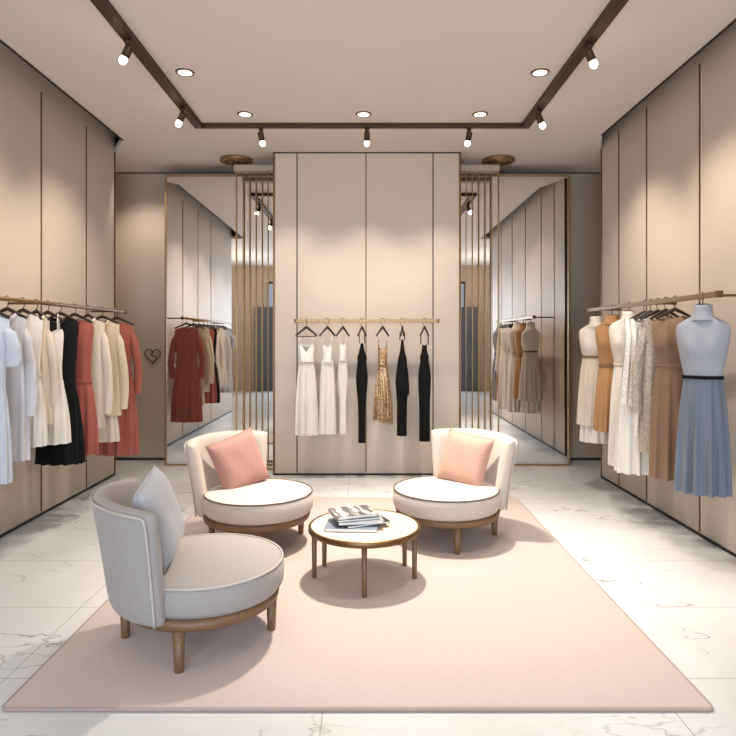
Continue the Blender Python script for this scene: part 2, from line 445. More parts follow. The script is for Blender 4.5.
def downlight(x, y, label, energy, ang=R(68)):
    t = thing('downlight', label, 'ceiling light', (x, y, ZC), 0, 'recessed ceiling downlights')
    obj('rim', lathe(bmesh.new(), [(0.055, -0.001), (0.055, -0.008), (0.072, -0.006), (0.074, 0.0)], 32, caps=False), BRONZE, t)
    obj('lens', lathe(bmesh.new(), [(0.0, -0.005), (0.057, -0.005)], 32, caps=False), DLIGHT, t)
    spot_light('down_lamp', (x, y, ZC - 0.03), (x, y, 0), energy, ang, 0.7, WARM, 0.05)
ED = 240
downlight(px(185, 4.82), 4.82, 'round recessed downlight above the chair with the pink cushion', ED)
downlight(px(540, 4.82), 4.82, 'round recessed downlight above the chair with the peach cushion', ED)
downlight(px(245, 5.72), 5.72, 'round recessed downlight in front of the white dresses', ED * 0.7)
downlight(px(363.5, 5.72), 5.72, 'round recessed downlight in front of the middle of the centre panel', ED * 0.7)
downlight(px(480, 5.72), 5.72, 'round recessed downlight in front of the black dresses', ED * 0.7)
downlight(0.0, 3.55, 'round recessed downlight above the coffee table', ED * 0.35)
downlight(px(540, 4.82) - 0.35, 3.5, 'round recessed downlight above the bare right part of the rug', ED * 1.0)
spot_light('key_lamp', (0.08, 4.75, ZC - 0.06), (0.25, 4.3, 0), 2300, R(76), 0.8, WARM, 0.10)

for x, e in ((-2.75, 200), (2.75, 4)):
    spot_light('recess_fill', (x, 7.05, ZC - 0.02), (x, 7.75, 1.3), e, R(100), 0.8, WARM, 0.06)  # added fill without a fitting, lifts the dim rear recess wall
# daylight outside the front window
a = bpy.data.lights.new('daylight', 'AREA'); a.shape = 'RECTANGLE'; a.size = 4.6; a.size_y = 3.0; a.energy = 1200; a.color = (0.68, 0.82, 1.0)
ao = bpy.data.objects.new('daylight', a); COL.objects.link(ao)
ao.location = (-0.3, YF - 0.6, 1.9); ao.rotation_euler = (R(80), 0, 0)
W = bpy.data.worlds.new('world'); S.world = W; W.use_nodes = True
W.node_tree.nodes['Background'].inputs['Color'].default_value = (0.7, 0.82, 1, 1)
W.node_tree.nodes['Background'].inputs['Strength'].default_value = 1.0
# added fill points without fittings, to brighten the bays behind the camera
for x in (-3.6, 3.5):
    l = bpy.data.lights.new('side_bay_fill', 'POINT'); l.energy = 220; l.color = (1, 0.92, 0.82); l.shadow_soft_size = 0.15
    o = bpy.data.objects.new('side_bay_fill', l); COL.objects.link(o); o.location = (x, -0.6, 3.3)

# ------------------------------------------------------------------ rug
RX0, RX1, RY0, RY1 = -1.51, 1.44, 2.535, 5.87
t = thing('area_rug', 'large rectangular pale pink rug lying on the marble floor', 'rug', ((RX0 + RX1) / 2, (RY0 + RY1) / 2, 0))
hx, hy = (RX1 - RX0) / 2, (RY1 - RY0) / 2
obj('rug_top', rbx(-hx, hx, -hy, hy, 0.0005, 0.017, 0.005), RUG, t)
c_ = [(-hx, -hy), (hx, -hy), (hx, hy), (-hx, hy)]
bp_ = []
for (x, y) in c_:
    for k in range(5):
        a0 = {(-1, -1): pi, (1, -1): 1.5 * pi, (1, 1): 0, (-1, 1): 0.5 * pi}[(int(math.copysign(1, x)), int(math.copysign(1, y)))]
        an = a0 + k * pi / 8
        bp_.append((x - math.copysign(0.02, x) + 0.024 * cos(an), y - math.copysign(0.02, y) + 0.024 * sin(an), 0.0086))
obj('edge_binding', tb(bp_, 0.0083, 8, True), RUGE, t)
ZR = 0.0172

# ------------------------------------------------------------------ chairs
def chair(loc, face, legs, label, mat, pipe):
    t = thing('lounge_chair', label, 'chair', (loc[0], loc[1], ZR), face, 'round upholstered lounge chairs')
    r = 0.405; z0, z1 = 0.235, 0.385
    prof = [(0.0, z0), (r - 0.06, z0), (r - 0.02, z0 + 0.006), (r - 0.002, z0 + 0.03), (r + 0.004, z0 + 0.075), (r, z1 - 0.02), (r - 0.008, z1 - 0.006),
            (r - 0.03, z1 + 0.002), (r - 0.12, z1 + 0.012), (r - 0.25, z1 + 0.018), (0.0, z1 + 0.02)]
    s = obj('seat', lathe(bmesh.new(), prof, 72, caps=False), mat, t, loc=(0.03, 0, 0))
    obj('piping', tb([((r - 0.006) * cos(2 * pi * k / 72), (r - 0.006) * sin(2 * pi * k / 72), z1 - 0.003) for k in range(72)], 0.0055, 8, True), pipe, s)
    obj('base_ring', lathe(bmesh.new(), [(0.33, 0.185), (0.385, 0.185), (0.392, 0.192), (0.4, 0.235), (0.33, 0.235)], 64), WOODR, t, loc=(0.015, 0, 0))
    for a in legs:
        aa = R(a) - face
        x, y = 0.37 * cos(aa), 0.37 * sin(aa)
        obj('leg', lathe(bmesh.new(), [(0.019, 0.0), (0.021, 0.004), (0.029, 0.19)], 18), WOOD, t, loc=(x, y, 0))
    # backrest : swept rounded section
    HA = R(56); nA = 48; th = 0.10; zb, zt = 0.215, 0.775
    def ring(a, k):
        c = []
        n = 44
        dz = 0.02 * (abs(a) / HA) ** 2
        for i in range(n):
            q = 2 * pi * i / n
            sgn = lambda v, e: math.copysign(abs(v) ** e, v)
            s_ = 0.5 * sgn(cos(q), 0.55); tt = 0.5 + 0.5 * sgn(sin(q), 0.28)
            s_ *= k; 
            zz = zb + (zt - dz - zb) * (0.5 + (tt - 0.5) * (1 - 0.06 * (1 - k)))
            tq = (zz - zb) / (zt - zb)
            rr = 0.385 + 0.09 * tq ** 1.15 + s_ * th * (1.0 - 0.12 * tq)
            c.append(Vector((-rr * cos(a), rr * sin(a), zz)))
        return c
    bm = bmesh.new(); rows = []
    angs = []
    e = R(7)
    for i in range(7): angs.append((-HA + e * (1 - cos(i / 6 * pi / 2)), max(0.12, sin(i / 6 * pi / 2)) ** 0.8))
    for i in range(1, nA): angs.append((-HA + e + (2 * HA - 2 * e) * i / nA, 1.0))
    for i in range(6, -1, -1): angs.append((HA - e * (1 - cos(i / 6 * pi / 2)), max(0.12, sin(i / 6 * pi / 2)) ** 0.8))
    for a, k in angs: rows.append([bm.verts.new(p) for p in ring(a, k)])
    for p_, q_ in zip(rows, rows[1:]):
        n = len(p_)
        for i in range(n): bm.faces.new([p_[i], p_[(i + 1) % n], q_[(i + 1) % n], q_[i]])
    bm.faces.new(rows[0]); bm.faces.new(rows[-1][::-1])
    b = obj('backrest', bm, mat, t)
    # piping along the outer top rim and down both ends
    path = []
    def rim(a, tq):
        rr = 0.385 + 0.09 * tq ** 1.15 + 0.5 * th * (1 - 0.12 * tq)
        dz = 0.02 * (abs(a) / HA) ** 2
        return Vector((-rr * cos(a), rr * sin(a), zb + (zt - dz - zb) * tq))
    ea = HA - R(3.5)
    for i in range(12): path.append(rim(-ea, 0.02 + 0.9 * i / 12))
    path.append(rim(-ea + 0.01, 0.945))
    for i in range(41):
        path.append(rim(-ea + 0.04 + 2 * (ea - 0.04) * i / 40, 0.968))
    path.append(rim(ea - 0.01, 0.945))
    for i in range(11, -1, -1): path.append(rim(ea, 0.02 + 0.9 * i / 12))
    obj('piping', tb(path, 0.006, 8), PIPE, b)
    return t
chair((-0.865, 3.17), R(26), (271, 187, 6, 95), 'shaded grey round chair with a grey cushion, near the front edge of the rug', UPHC, PIPE)
chair((-0.83, 4.60), R(-35), (30, 110, 165, 285), 'cream round lounge chair holding the dusty pink cushion, in front of the tall mirror', UPH, PIPED)
chair((0.635, 4.70), R(224), (272, 8, 75, 140), 'cream round lounge chair holding the peach cushion, beside the coffee table', UPH, PIPED)

def cushion(loc, face, tilt, roll, mat, label, size=0.43, th=0.15):
    t = thing('throw_cushion', label, 'cushion', loc, 0, 'cushions on the lounge chairs')
    bm = bmesh.new(); n = 22; G = {}
    for sgn in (1, -1):
        for i in range(n + 1):
            for j in range(n + 1):
                u = -1 + 2 * i / n; v = -1 + 2 * j / n
                if (i in (0, n) or j in (0, n)) and sgn == -1: G[(sgn, i, j)] = G[(1, i, j)]; continue
                h = th / 2 * ((1 - u ** 4) * (1 - v ** 4)) ** 0.6 
                pinch = 1 - 0.07 * (1 - abs(v) ** 1.5) * abs(u) ** 3
                pinch2 = 1 - 0.07 * (1 - abs(u) ** 1.5) * abs(v) ** 3
                wr = 0.003 * sin(7 * u + 3 * v) * (1 - u * u) * (1 - v * v)
                G[(sgn, i, j)] = bm.verts.new((sgn * (h + wr), u * size / 2 * pinch, v * size / 2 * pinch2))
    for sgn in (1, -1):
        for i in range(n):
            for j in range(n):
                f = [G[(sgn, i, j)], G[(sgn, i + 1, j)], G[(sgn, i + 1, j + 1)], G[(sgn, i, j + 1)]]
                bm.faces.new(f if sgn == 1 else f[::-1])
    mtx = Matrix.Rotation(face, 4, 'Z') @ Matrix.Rotation(-tilt, 4, 'Y') @ Matrix.Rotation(roll, 4, 'X')
    bmesh.ops.transform(bm, matrix=mtx, verts=bm.verts)
    obj('cover', bm, mat, t)
    edge = []
    s = size / 2
    for k in range(4):
        for i in range(12):
            u = -1 + 2 * i / 12; pin = 1 - 0.07 * (1 - abs(u) ** 1.5)
            x, y = [(u * s, -s * pin), (s * pin, u * s), (-u * s, s * pin), (-s * pin, -u * s)][k]
            edge.append(mtx @ Vector((0, x, y)))
    obj('seam_piping', tb(edge, 0.004, 6, True), mat, t)
    return t
cushion((-1.045, 3.09, 0.65), R(4), R(18), R(8), GREYC, 'cool grey square cushion leaning on the backrest of the shaded grey chair', 0.41, 0.15)
cushion((-0.985, 4.73, 0.585), R(-46), R(18), R(14), PINK, 'dusty pink square cushion leaning on the chair in front of the tall mirror')
cushion((0.785, 4.84, 0.585), R(230), R(18), R(-7), PEACH, 'peach pink square cushion leaning on the chair beside the coffee table', 0.42)

# ------------------------------------------------------------------ coffee table and books
TX, TY = -0.01, 3.93; tz = 0.33
t = thing('coffee_table', 'round low coffee table with pale top and brown legs on the rug', 'table', (TX, TY, ZR))
obj('tabletop', lathe(bmesh.new(), [(0, tz - 0.02), (0.342, tz - 0.02), (0.342, tz), (0, tz)], 72, caps=False), TABLETOP, t, False)
obj('rim', lathe(bmesh.new(), [(0.341, tz - 0.032), (0.356, tz - 0.032), (0.36, tz - 0.026), (0.36, tz - 0.002), (0.356, tz + 0.003), (0.343, tz + 0.003), (0.341, tz - 0.032)], 72, caps=False), BRONZE, t)
for a in (-90, -8, 33, 90, 147, 185):
    obj('leg', lathe(bmesh.new(), [(0.013, 0), (0.015, 0.003), (0.017, tz - 0.021)], 16), WOOD, t, loc=(0.322 * cos(R(a)), 0.322 * sin(R(a)), 0))

def photo_cover(name, seed, a, b, c):
    m, N, L, P = new_mat(name)
    tc = N.new('ShaderNodeTexCoord'); mp = N.new('ShaderNodeMapping'); mp.inputs['Location'].default_value = (seed, seed, 0); mp.inputs['Scale'].default_value = (14, 5, 1)
    L.new(tc.outputs['Object'], mp.inputs['Vector'])
    nz = N.new('ShaderNodeTexNoise'); nz.inputs['Scale'].default_value = 1.6; nz.inputs['Detail'].default_value = 3; L.new(mp.outputs['Vector'], nz.inputs['Vector'])
    rp = N.new('ShaderNodeValToRGB'); rp.color_ramp.elements[0].position = 0.42; rp.color_ramp.elements[1].position = 0.6
    rp.color_ramp.elements[0].color = lin(a); rp.color_ramp.elements[1].color = lin(c)
    e = rp.color_ramp.elements.new(0.5); e.color = lin(b)
    L.new(nz.outputs['Fac'], rp.inputs['Fac']); L.new(rp.outputs['Color'], P.inputs['Base Color']); P.inputs['Roughness'].default_value = 0.35
    return m
BC1 = photo_cover('cover_grey_photo', 2.0, (84, 82, 84), (140, 136, 134), (205, 200, 194))
BC2 = M('cover_slate', (64, 69, 80), 0.4); BC3 = M('cover_bluegrey', (112, 122, 138), 0.4); BC4 = M('cover_pale', (140, 142, 146), 0.4); BC5 = M('cover_dark', (36, 38, 44), 0.4)
zb_ = ZR + tz + 0.001
for (bx_, by_, w_, d_, h_, rot, mat, lab) in [
    (-0.065, 3.885, 0.30, 0.215, 0.022, -4, BC3, 'blue-grey book at the bottom of the pile on the coffee table'),
    (0.0, 3.925, 0.27, 0.20, 0.014, 24, BC5, 'dark book turned askew, second from the bottom of the pile'),
    (-0.02, 3.905, 0.26, 0.19, 0.018, 8, BC4, 'pale book in the middle of the pile on the coffee table'),
    (-0.05, 3.915, 0.25, 0.19, 0.014, 16, BC2, 'slate book just below the top of the pile on the coffee table'),
    (-0.065, 3.925, 0.24, 0.20, 0.02, 20, BC1, 'grey picture-covered book on top of the pile on the coffee table')]:
    bx_ -= 0.022; w_ *= 1.1; d_ *= 1.08
    t = thing('book', lab, 'book', (bx_, by_, zb_), R(rot), 'books piled on the coffee table')
    bm = bmesh.new()
    box(bm, -w_ / 2, w_ / 2, -d_ / 2, d_ / 2, 0, 0.002); box(bm, -w_ / 2, w_ / 2, -d_ / 2, d_ / 2, h_ - 0.002, h_); box(bm, -w_ / 2, -w_ / 2 + 0.003, -d_ / 2, d_ / 2, 0.002, h_ - 0.002)
    obj('cover', bm, mat, t, False)
    obj('pages', bx(-w_ / 2 + 0.004, w_ / 2 - 0.004, -d_ / 2 + 0.004, d_ / 2 - 0.004, 0.0022, h_ - 0.0022), PAPER, t, False)
    zb_ += h_ + 0.0008

# ------------------------------------------------------------------ clothes rails
def rail(p0, p1, label, brackets, r=0.016, square=False, endcap=True):
    p0, p1 = Vector(p0), Vector(p1); c = (p0 + p1) / 2
    t = thing('clothes_rail', label, 'clothes rail', c, 0, 'brass clothes rails')
    a, b = p0 - c, p1 - c
    if square:
        d = (b - a).normalized(); e = 0.5 * (b - a).length
        if abs(d.x) > 0.5: bm = rbx(-e, e, -r, r, -r, r, 0.003)
        else: bm = rbx(-r, r, -e, e, -r, r, 0.003)
        obj('bar', bm, BRASS, t, False)
    else:
        obj('bar', tb([a, b], r, 14), BRASS, t)
    for q in (a, b):
        d = (b - a).normalized()
        if square:
            e_ = r * 1.25; c_q = q + d * 0.006
            lx, ly = (0.012, e_) if abs(d.x) > 0.5 else (e_, 0.012)
            obj('end_cap', rbx(c_q.x - lx, c_q.x + lx, c_q.y - ly, c_q.y + ly, c_q.z - e_, c_q.z + e_, 0.003), BRONZE, t, False)
        else:
            obj('end_cap', tb([q - d * 0.012, q + d * 0.018], r * 1.4, 14), BRONZE, t)
    for (q, w) in brackets:
        obj('bracket', tb([Vector(q) - c, Vector(w) - c], 0.009, 10), BRONZE, t)
ZRL = 1.825; XRL = -2.53; XRR = 2.33; ZRC = 1.737; YRC = 6.68
rail((XRL, 3.3, ZRL), (XRL, 6.40, ZRL), 'brass clothes rail along the left wall carrying white, black and coral clothes', [((XRL, y, ZRL), (XL, y, ZRL)) for y in (3.5, 4.85, 6.3)])
rail((XRR, 4.02, ZRL + 0.015), (XRR, 6.34, ZRL + 0.015), 'square brass clothes rail along the right wall carrying the dress forms', [((XRR, y, ZRL + 0.015), (XR, y, ZRL + 0.015)) for y in (4.15, 5.15, 6.25)], 0.018, True)
rail((-0.78, YRC, ZRC), (0.785, YRC, ZRC), 'brass clothes rail across the centre panel carrying white, gold and black dresses', [((x, YRC, ZRC), (x, CY, ZRC)) for x in (-0.72, 0.72)], 0.018, True)

# ------------------------------------------------------------------ hangers
def hanger(loc, rz, hw, label, group, drop=0.10, rail_r=0.017, apex=0.05, cross=True):
    """hook over the rail centre at loc ; shoulders drop below"""
    t = thing('clothes_hanger', label, 'hanger', loc, rz, group)
    rr = rail_r + 0.0065
    pts = [(0, rr * sin(a), rr * cos(a)) for a in [R(d) for d in range(-150, 91, 20)]]
    pts = [(0, y, z) for _, y, z in pts] + [(0, rr, -0.02), (0, rr * 0.4, -0.045), (0, 0, -apex - 0.02)]
    obj('hook', tb(pts, 0.0032, 8), STEEL, t)
    n = 24; sh = []; rad = []
    for i in range(n + 1):
        u = -1 + 2 * i / n
        sh.append((u * hw, 0, -apex - 0.018 - (drop - 0.03) * abs(u) ** 1.1)); rad.append(0.008 + 0.007 * (1 - abs(u)) + 0.003 * abs(u) ** 4)
    obj('shoulders', tb(sh, rad, 10, flat=0.8), HANG, t)
    if cross: obj('cross_bar', tb([(-hw * 0.86, 0, -apex - 0.012 - drop * 0.86), (hw * 0.86, 0, -apex - 0.012 - drop * 0.86)], 0.005, 8), HANG, t)
    return t

# ------------------------------------------------------------------ cloth lofts
def interp(prof, m):
    """prof: (z, w, d) list top -> bottom ; catmull rom along z"""
    out = []
    n = len(prof)
    tot = [0]
    for a, b in zip(prof, prof[1:]): tot.append(tot[-1] + abs(a[0] - b[0]) + 1e-4)
    for k in range(m + 1):
        s = tot[-1] * k / m
        i = max(j for j in range(n) if tot[j] <= s + 1e-9); i = min(i, n - 2)
        t = (s - tot[i]) / (tot[i + 1] - tot[i])
        p0, p1, p2, p3 = prof[max(i - 1, 0)], prof[i], prof[i + 1], prof[min(i + 2, n - 1)]
        out.append(tuple(0.5 * (2 * p1[j] + (p2[j] - p0[j]) * t + (2 * p0[j] - 5 * p1[j] + 4 * p2[j] - p3[j]) * t * t + (3 * p1[j] - p0[j] - 3 * p2[j] + p3[j]) * t ** 3) for j in range(3)))
        z = prof[i][0] + (prof[i + 1][0] - prof[i][0]) * t
        out[-1] = (z,) + out[-1][1:]
    return out

def loft(prof, n=96, m=28, folds=0, amp=0.0, amp0=0.0, seed=0, ztop=None, hem=None, bust=0.0, zbust=None, ex=1.0, cx=None, closed=False, th=0.0):
    rnd = random.Random(seed)
    ph = [rnd.uniform(0, 6.28) for _ in range(4)]
    rows = interp(prof, m); bm = bmesh.new(); R_ = []
    z0, z1 = prof[0][0], prof[-1][0]
    for k, (z, w, d) in enumerate(rows):
        t = (z0 - z) / (z0 - z1)
        row = []
        for i in range(n):
            a = 2 * pi * i / n
            ca, sa = cos(a), sin(a)
            x = w * math.copysign(abs(ca) ** ex, ca); y = d * math.copysign(abs(sa) ** ex, sa)
            am = (amp0 + (amp - amp0) * t ** 1.2)
            if folds and am:
                f = sin(folds * a + ph[0] + 0.5 * sin(2 * a + ph[1])) + 0.45 * sin((folds * 1.7 // 1) * a + ph[2] + 1.2 * t)
                nx, ny = ca / max(w, 1e-3), sa / max(d, 1e-3); l = math.hypot(nx, ny)
                x += nx / l * f * am * 0.7; y += ny / l * f * am
            if bust and sa < 0:
                zb = zbust if zbust is not None else z0 - 0.2
                bz = math.exp(-((z - zb) / 0.075) ** 2)
                xx = abs(x) / max(w, 1e-3)
                y -= bust * bz * (math.exp(-((xx - 0.45) / 0.33) ** 2))
            zz = z
            if ztop:
                zt = ztop(x, sa)
                zz = z1 + (z - z1) * (zt - z1) / (z0 - z1)
            if hem: zz += hem(x, a) * sm(t)
            if cx: x += cx(t)
            row.append(bm.verts.new((x, y, zz)))
        R_.append(row)
    for a, b in zip(R_, R_[1:]):
        for i in range(n): bm.faces.new([a[i], a[(i + 1) % n], b[(i + 1) % n], b[i]])
    if closed:
        bm.faces.new(R_[0]); bm.faces.new(R_[-1][::-1])
    return bm

def neckline(z0, slope, neck, fdip, bdip, vee=False):
    def f(x, sa):
        z = z0 - slope * max(0, abs(x) - neck * 0.6)
        u = min(1, abs(x) / neck)
        dip = (fdip if sa < 0 else bdip)
        z -= dip * ((1 - u) if vee else (1 - u * u) ** 0.7)
        return z
    return f

def sleeve(x, z, hx, hz, r0, r1, bend=0.012, n=26, m=28):
    """hanging cloth sleeve from the shoulder point (x,z) to an open cuff (hx,hz), flattened, with soft creases"""
    s_ = 1 if x > 0 else -1
    bm = bmesh.new(); rows = []
    for i in range(n + 1):
        t = i / n
        k = 0.35 + 0.65 * sm(t / 0.16)
        r = 0.86 * (r0 + (r1 - r0) * t) * k
        c = (x + (hx - x) * sm(min(1, t * 1.6)) * 1.0 + s_ * bend * sin(pi * t), z + (hz - z) * t)
        row = []
        for j in range(m):
            a = 2 * pi * j / m
            f = 1 + 0.07 * sin(4 * a + 9 * t) + 0.05 * sin(17 * t + 2 * a) * sm(t * 2)
            row.append(bm.verts.new((c[0] + r * cos(a) * f, r * 0.62 * sin(a) * f - 0.006 * sin(pi * t), c[1] + 0.35 * r * (1 - sm(t / 0.16)) * -s_ * cos(a))))
        rows.append(row)
    for p, q in zip(rows, rows[1:]):
        for j in range(m): bm.faces.new([p[j], p[(j + 1) % m], q[(j + 1) % m], q[j]])
    bm.faces.new(rows[0])
    return bm

GL = 'clothes hanging on the left wall rail'; GC = 'dresses hanging on the centre rail'; GR = 'clothes and dress forms on the right wall rail'
HL = 'hangers on the left wall rail'; HC = 'hangers on the centre rail'; HR = 'hangers on the right wall rail'

# every garment is built in its own frame: origin on the floor under its hook
def dress(name, label, cat, loc, group, mat, zs, sw, ww, hw_, zw, zb, d=0.06, neck=0.06, fdip=0.07, vee=False, slope=0.35, folds=11, amp=0.012,
          skirt_mat=None, belt=None, straps=0.0, sl=None, dk=0.10, rz=0.0, bust=0.012, seed=0, hem=None, hip=None, bdip=0.03, beltz=0.03, bod=None, bfold=0.004):
    t = thing(name, label, cat, (loc[0], loc[1], 0), rz, group)
    zt = zs - straps
    if bod:
        pr = [(zt - (zt - zw) * f, w, (0.016 if f == 0 else d * (0.45 + 0.4 * f))) for f, w in bod]
    else:
        pr = [(zt, sw * 0.93, 0.016), (zt - 0.025, sw * 1.0, d * 0.4), (zt - 0.07, sw * 1.0, d * 0.75), (zt - 0.14, sw * 0.95, d * 0.95), (zt - 0.22, sw * 0.92, d), (zt - (zt - zw) * 0.75, (sw * 0.85 + ww) / 2, d * 0.92), (zw, ww, d * 0.8)]
    bm = loft(pr, 90, 30, 7, bfold, bfold * 0.2, seed, neckline(zt, slope, neck, fdip, bdip, vee), None, bust, zt - 0.2)
    obj('bodice', bm, mat, t)
    prof = [(zw + 0.004, ww * 1.01, d * 0.85)]
    if hip: prof += [(zw - 0.2, hip, d)]
    else: prof += [(zw - 0.12, ww + (hw_ - ww) * 0.45, d * 0.95)]
    prof += [((zw + zb) / 2 - 0.05, (hw_ * 0.86 + (hip or ww) * 0.14), dk * 0.9), (zb, hw_, dk)]
    obj('skirt', loft(prof, 120, 30, folds, amp * 1.35, amp * 0.12, seed + 1, None, hem), skirt_mat or mat, t)
    if belt:
        obj('waistband', loft([(zw + beltz / 2, ww + 0.008, d * 0.85 + 0.008), (zw - beltz / 2, ww + 0.010, d * 0.85 + 0.010)], 64, 3), belt, t)
    if straps:
        for s in (-1, 1):
            xs = s * (neck + 0.012)
            zz = zt - slope * max(0, abs(xs) - neck * 0.6)
            obj('strap', tb([(xs, -0.012, zz - 0.02), (xs * 0.96, -0.012, zz + straps * 0.6), (xs * 0.93, 0, zs + 0.012), (xs * 0.96, 0.012, zz + straps * 0.6), (xs, 0.012, zz - 0.02)], 0.009, 8, flat=0.5), mat, t)
    if sl:
        hx, hz, r0, r1 = sl
        for s in (-1, 1):
            obj('sleeve', sleeve(s * (sw - 0.02), zs - slope * sw - 0.03, s * hx, hz, r0, r1), mat, t)
    return t

def jacket(label, loc, group, mat, zs, sw, hw_, zb, sl, name='cardigan', cat='cardigan', d=0.06, seed=0, lapel=None, gap=0.02, rz=0.0):
    """open-fronted: two front panels, a back, two sleeves"""
    t = thing(name, label, cat, (loc[0], loc[1], 0), rz, group)
    bm = loft([(zs, sw, 0.02), (zs - 0.06, sw, d * 0.7), (zs - 0.2, sw * 0.97, d), (zs - 0.5, (sw + hw_) / 2, d), (zb, hw_, d * 1.1)], 96, 30, 7, 0.010, 0.002, seed,
              neckline(zs, 0.3, 0.075, 0.10, 0.02, True))
    obj('body', bm, mat, t)
    for s in (-1, 1):
        pts = []
        for i in range(24):
            k = i / 23
            z = zs - 0.10 + 0.02 - (zs - 0.10 - zb) * k
            pts.append((s * (0.012 + 0.004 * sin(9 * k)), -(d * min(1, 0.55 + k * 2.0)) - 0.010 - 0.006 * k, z))
        pts = [(s * 0.07, -0.012, zs + 0.004), (s * 0.045, -0.028, zs - 0.035)] + pts
        obj('front_edge', tb(pts, 0.011, 8, flat=0.5), lapel or mat, t)
    hx, hz, r0, r1 = sl
    for s in (-1, 1):
        obj('sleeve', sleeve(s * (sw - 0.02), zs - 0.3 * sw - 0.035, s * hx, hz, r0, r1), mat, t)
    return t

zh = ZRL
def left_hanger(y, label, hw=0.17):
    hanger((XRL, y, zh), 0, hw, label, HL, 0.10, 0.016)
ZS = 1.735
# ---- left rail, near to far
L_items = [
 (4.05, 'dark hanger under the blue-white short-sleeved dress', 0.16),
 (4.30, 'dark hanger under the long lavender-white coat', 0.14),
 (4.50, 'dark hanger under the belted white dress', 0.14),
 (4.68, 'dark hanger under the thin ivory cardigan', 0.10),
 (4.85, 'dark hanger under the white dress with square neck', 0.13),
 (5.05, 'dark hanger under the black dress', 0.14),
 (5.30, 'dark hanger under the coral V-neck dress', 0.15),
 (5.55, 'dark hanger under the long cream cardigan', 0.14),
 (5.85, 'dark hanger under the cream jacket over a cream skirt', 0.16),
 (6.20, 'dark hanger under the long-sleeved coral dress', 0.17)]
for y, lab, hw in L_items: left_hanger(y, lab, hw)
dress('short_sleeved_dress', 'blue-white short-sleeved dress cut by the edge of the picture', 'dress', (XRL, 4.05), GL, COOLW, ZS - 0.02, 0.165, 0.13, 0.17, 1.24, 0.59, sl=(0.185, 1.36, 0.06, 0.055), seed=1)
jacket('long lavender-white coat with long sleeves beside the blue-white dress', (XRL, 4.30), GL, LAV, ZS - 0.02, 0.14, 0.155, 0.69, (0.165, 1.0, 0.05, 0.042), 'long_coat', 'coat', seed=2)
dress('belted_dress', 'white dress with narrow belt and pleated skirt on left rail', 'dress', (XRL, 4.50), GL, WHITE, ZS, 0.145, 0.125, 0.165, 1.28, 0.755, belt=IVORY, folds=16, amp=0.011, vee=True, fdip=0.1, seed=3)
jacket('thin ivory cardigan squeezed between the two white dresses', (XRL, 4.68), GL, IVORY, ZS - 0.02, 0.10, 0.12, 0.89, (0.125, 1.05, 0.04, 0.034), seed=4)
dress('square_neck_dress', 'white dress with wide square neck beside the black dress', 'dress', (XRL, 4.85), GL, WHITE, ZS - 0.01, 0.125, 0.118, 0.165, 1.21, 0.715, straps=0.10, neck=0.075, fdip=0.03, folds=10, amp=0.013, slope=0.1, seed=5)
dress('black_dress', 'black sleeveless dress with gathered skirt between white and coral dresses', 'dress', (XRL, 5.05), GL, CHAR, ZS - 0.01, 0.15, 0.125, 0.185, 1.17, 0.515, vee=True, fdip=0.12, folds=12, amp=0.014, seed=6, skirt_mat=BLACK)
dress('coral_dress', 'coral V-neck sleeveless dress beside the black dress', 'dress', (XRL, 5.30), GL, CORAL, ZS - 0.02, 0.165, 0.14, 0.19, 1.18, 0.545, belt=CORAL, vee=True, fdip=0.13, folds=10, amp=0.016, seed=7)
jacket('long cream cardigan beside the coral V-neck dress', (XRL, 5.55), GL, IVORY, ZS - 0.01, 0.15, 0.15, 0.735, (0.175, 0.86, 0.052, 0.045), seed=8)
t = jacket('cream jacket hanging over a longer cream skirt, next to the last coral dress', (XRL, 5.85), GL, CREAM, ZS - 0.02, 0.165, 0.185, 0.81, (0.20, 0.87, 0.055, 0.05), 'jacket_outfit', 'jacket', seed=9)
obj('skirt', loft([(1.05, 0.13, 0.05), (0.8, 0.15, 0.06), (0.56, 0.165, 0.07)], 90, 16, 9, 0.01, 0.004, 30), IVORY, t)
dress('long_sleeved_dress', 'long-sleeved coral dress with high neck at the far rail end', 'dress', (XRL, 6.20), GL, CORALB, ZS - 0.02, 0.17, 0.145, 0.215, 1.19, 0.37, belt=CORAL, fdip=0.03, neck=0.05, folds=11, amp=0.017, sl=(0.205, 0.98, 0.06, 0.04), seed=10)

# ---- centre rail
def ch(x, rz, hw, label): hanger((x, YRC, ZRC), rz, hw, label, HC, 0.125, 0.0225, 0.05, abs(rz) < 0.1)
cxp = lambda z: px(270 + z / 3.87, YRC)
xs = [cxp(v) for v in (141, 222, 282, 356, 436, 512, 598)]
for x, rz, hw, lab in zip(xs, (0, 50, 58, 66, 55, 78, 62), (0.115, 0.12, 0.12, 0.11, 0.12, 0.11, 0.12),
    ('black hanger holding the flared white strap dress', 'black hanger holding the straight white slip dress', 'black hanger holding the slim white dress',
     'black hanger holding the slim black dress beside the gold dress', 'black hanger holding the gold sequin dress', 'black hanger holding the black dress with draped hip', 'black hanger holding the last black halter dress')):
    ch(x, R(rz), hw, lab)
zz = lambda v: H - (300 + v / 3.87 - 338) * YRC / F     # zoom row -> height
dress('strap_dress', 'white strap dress with flared pleated skirt, centre rail', 'dress', (xs[0], YRC), GC, WHITE, zz(146), 0.088, 0.075, 0.125, zz(238), zz(522), d=0.045, straps=0.06, neck=0.066, fdip=0.095, vee=True, slope=0.0, folds=9, amp=0.010, seed=20, dk=0.06, belt=WHITE, bdip=0.02)
dress('slip_dress', 'white straight slip dress, between the flared and the slim white dresses', 'dress', (xs[1], YRC), GC, WHITE, zz(150), 0.055, 0.068, 0.088, zz(250), zz(518), d=0.04, straps=0.05, neck=0.035, fdip=0.03, slope=0.0, folds=7, amp=0.008, seed=21, dk=0.05)
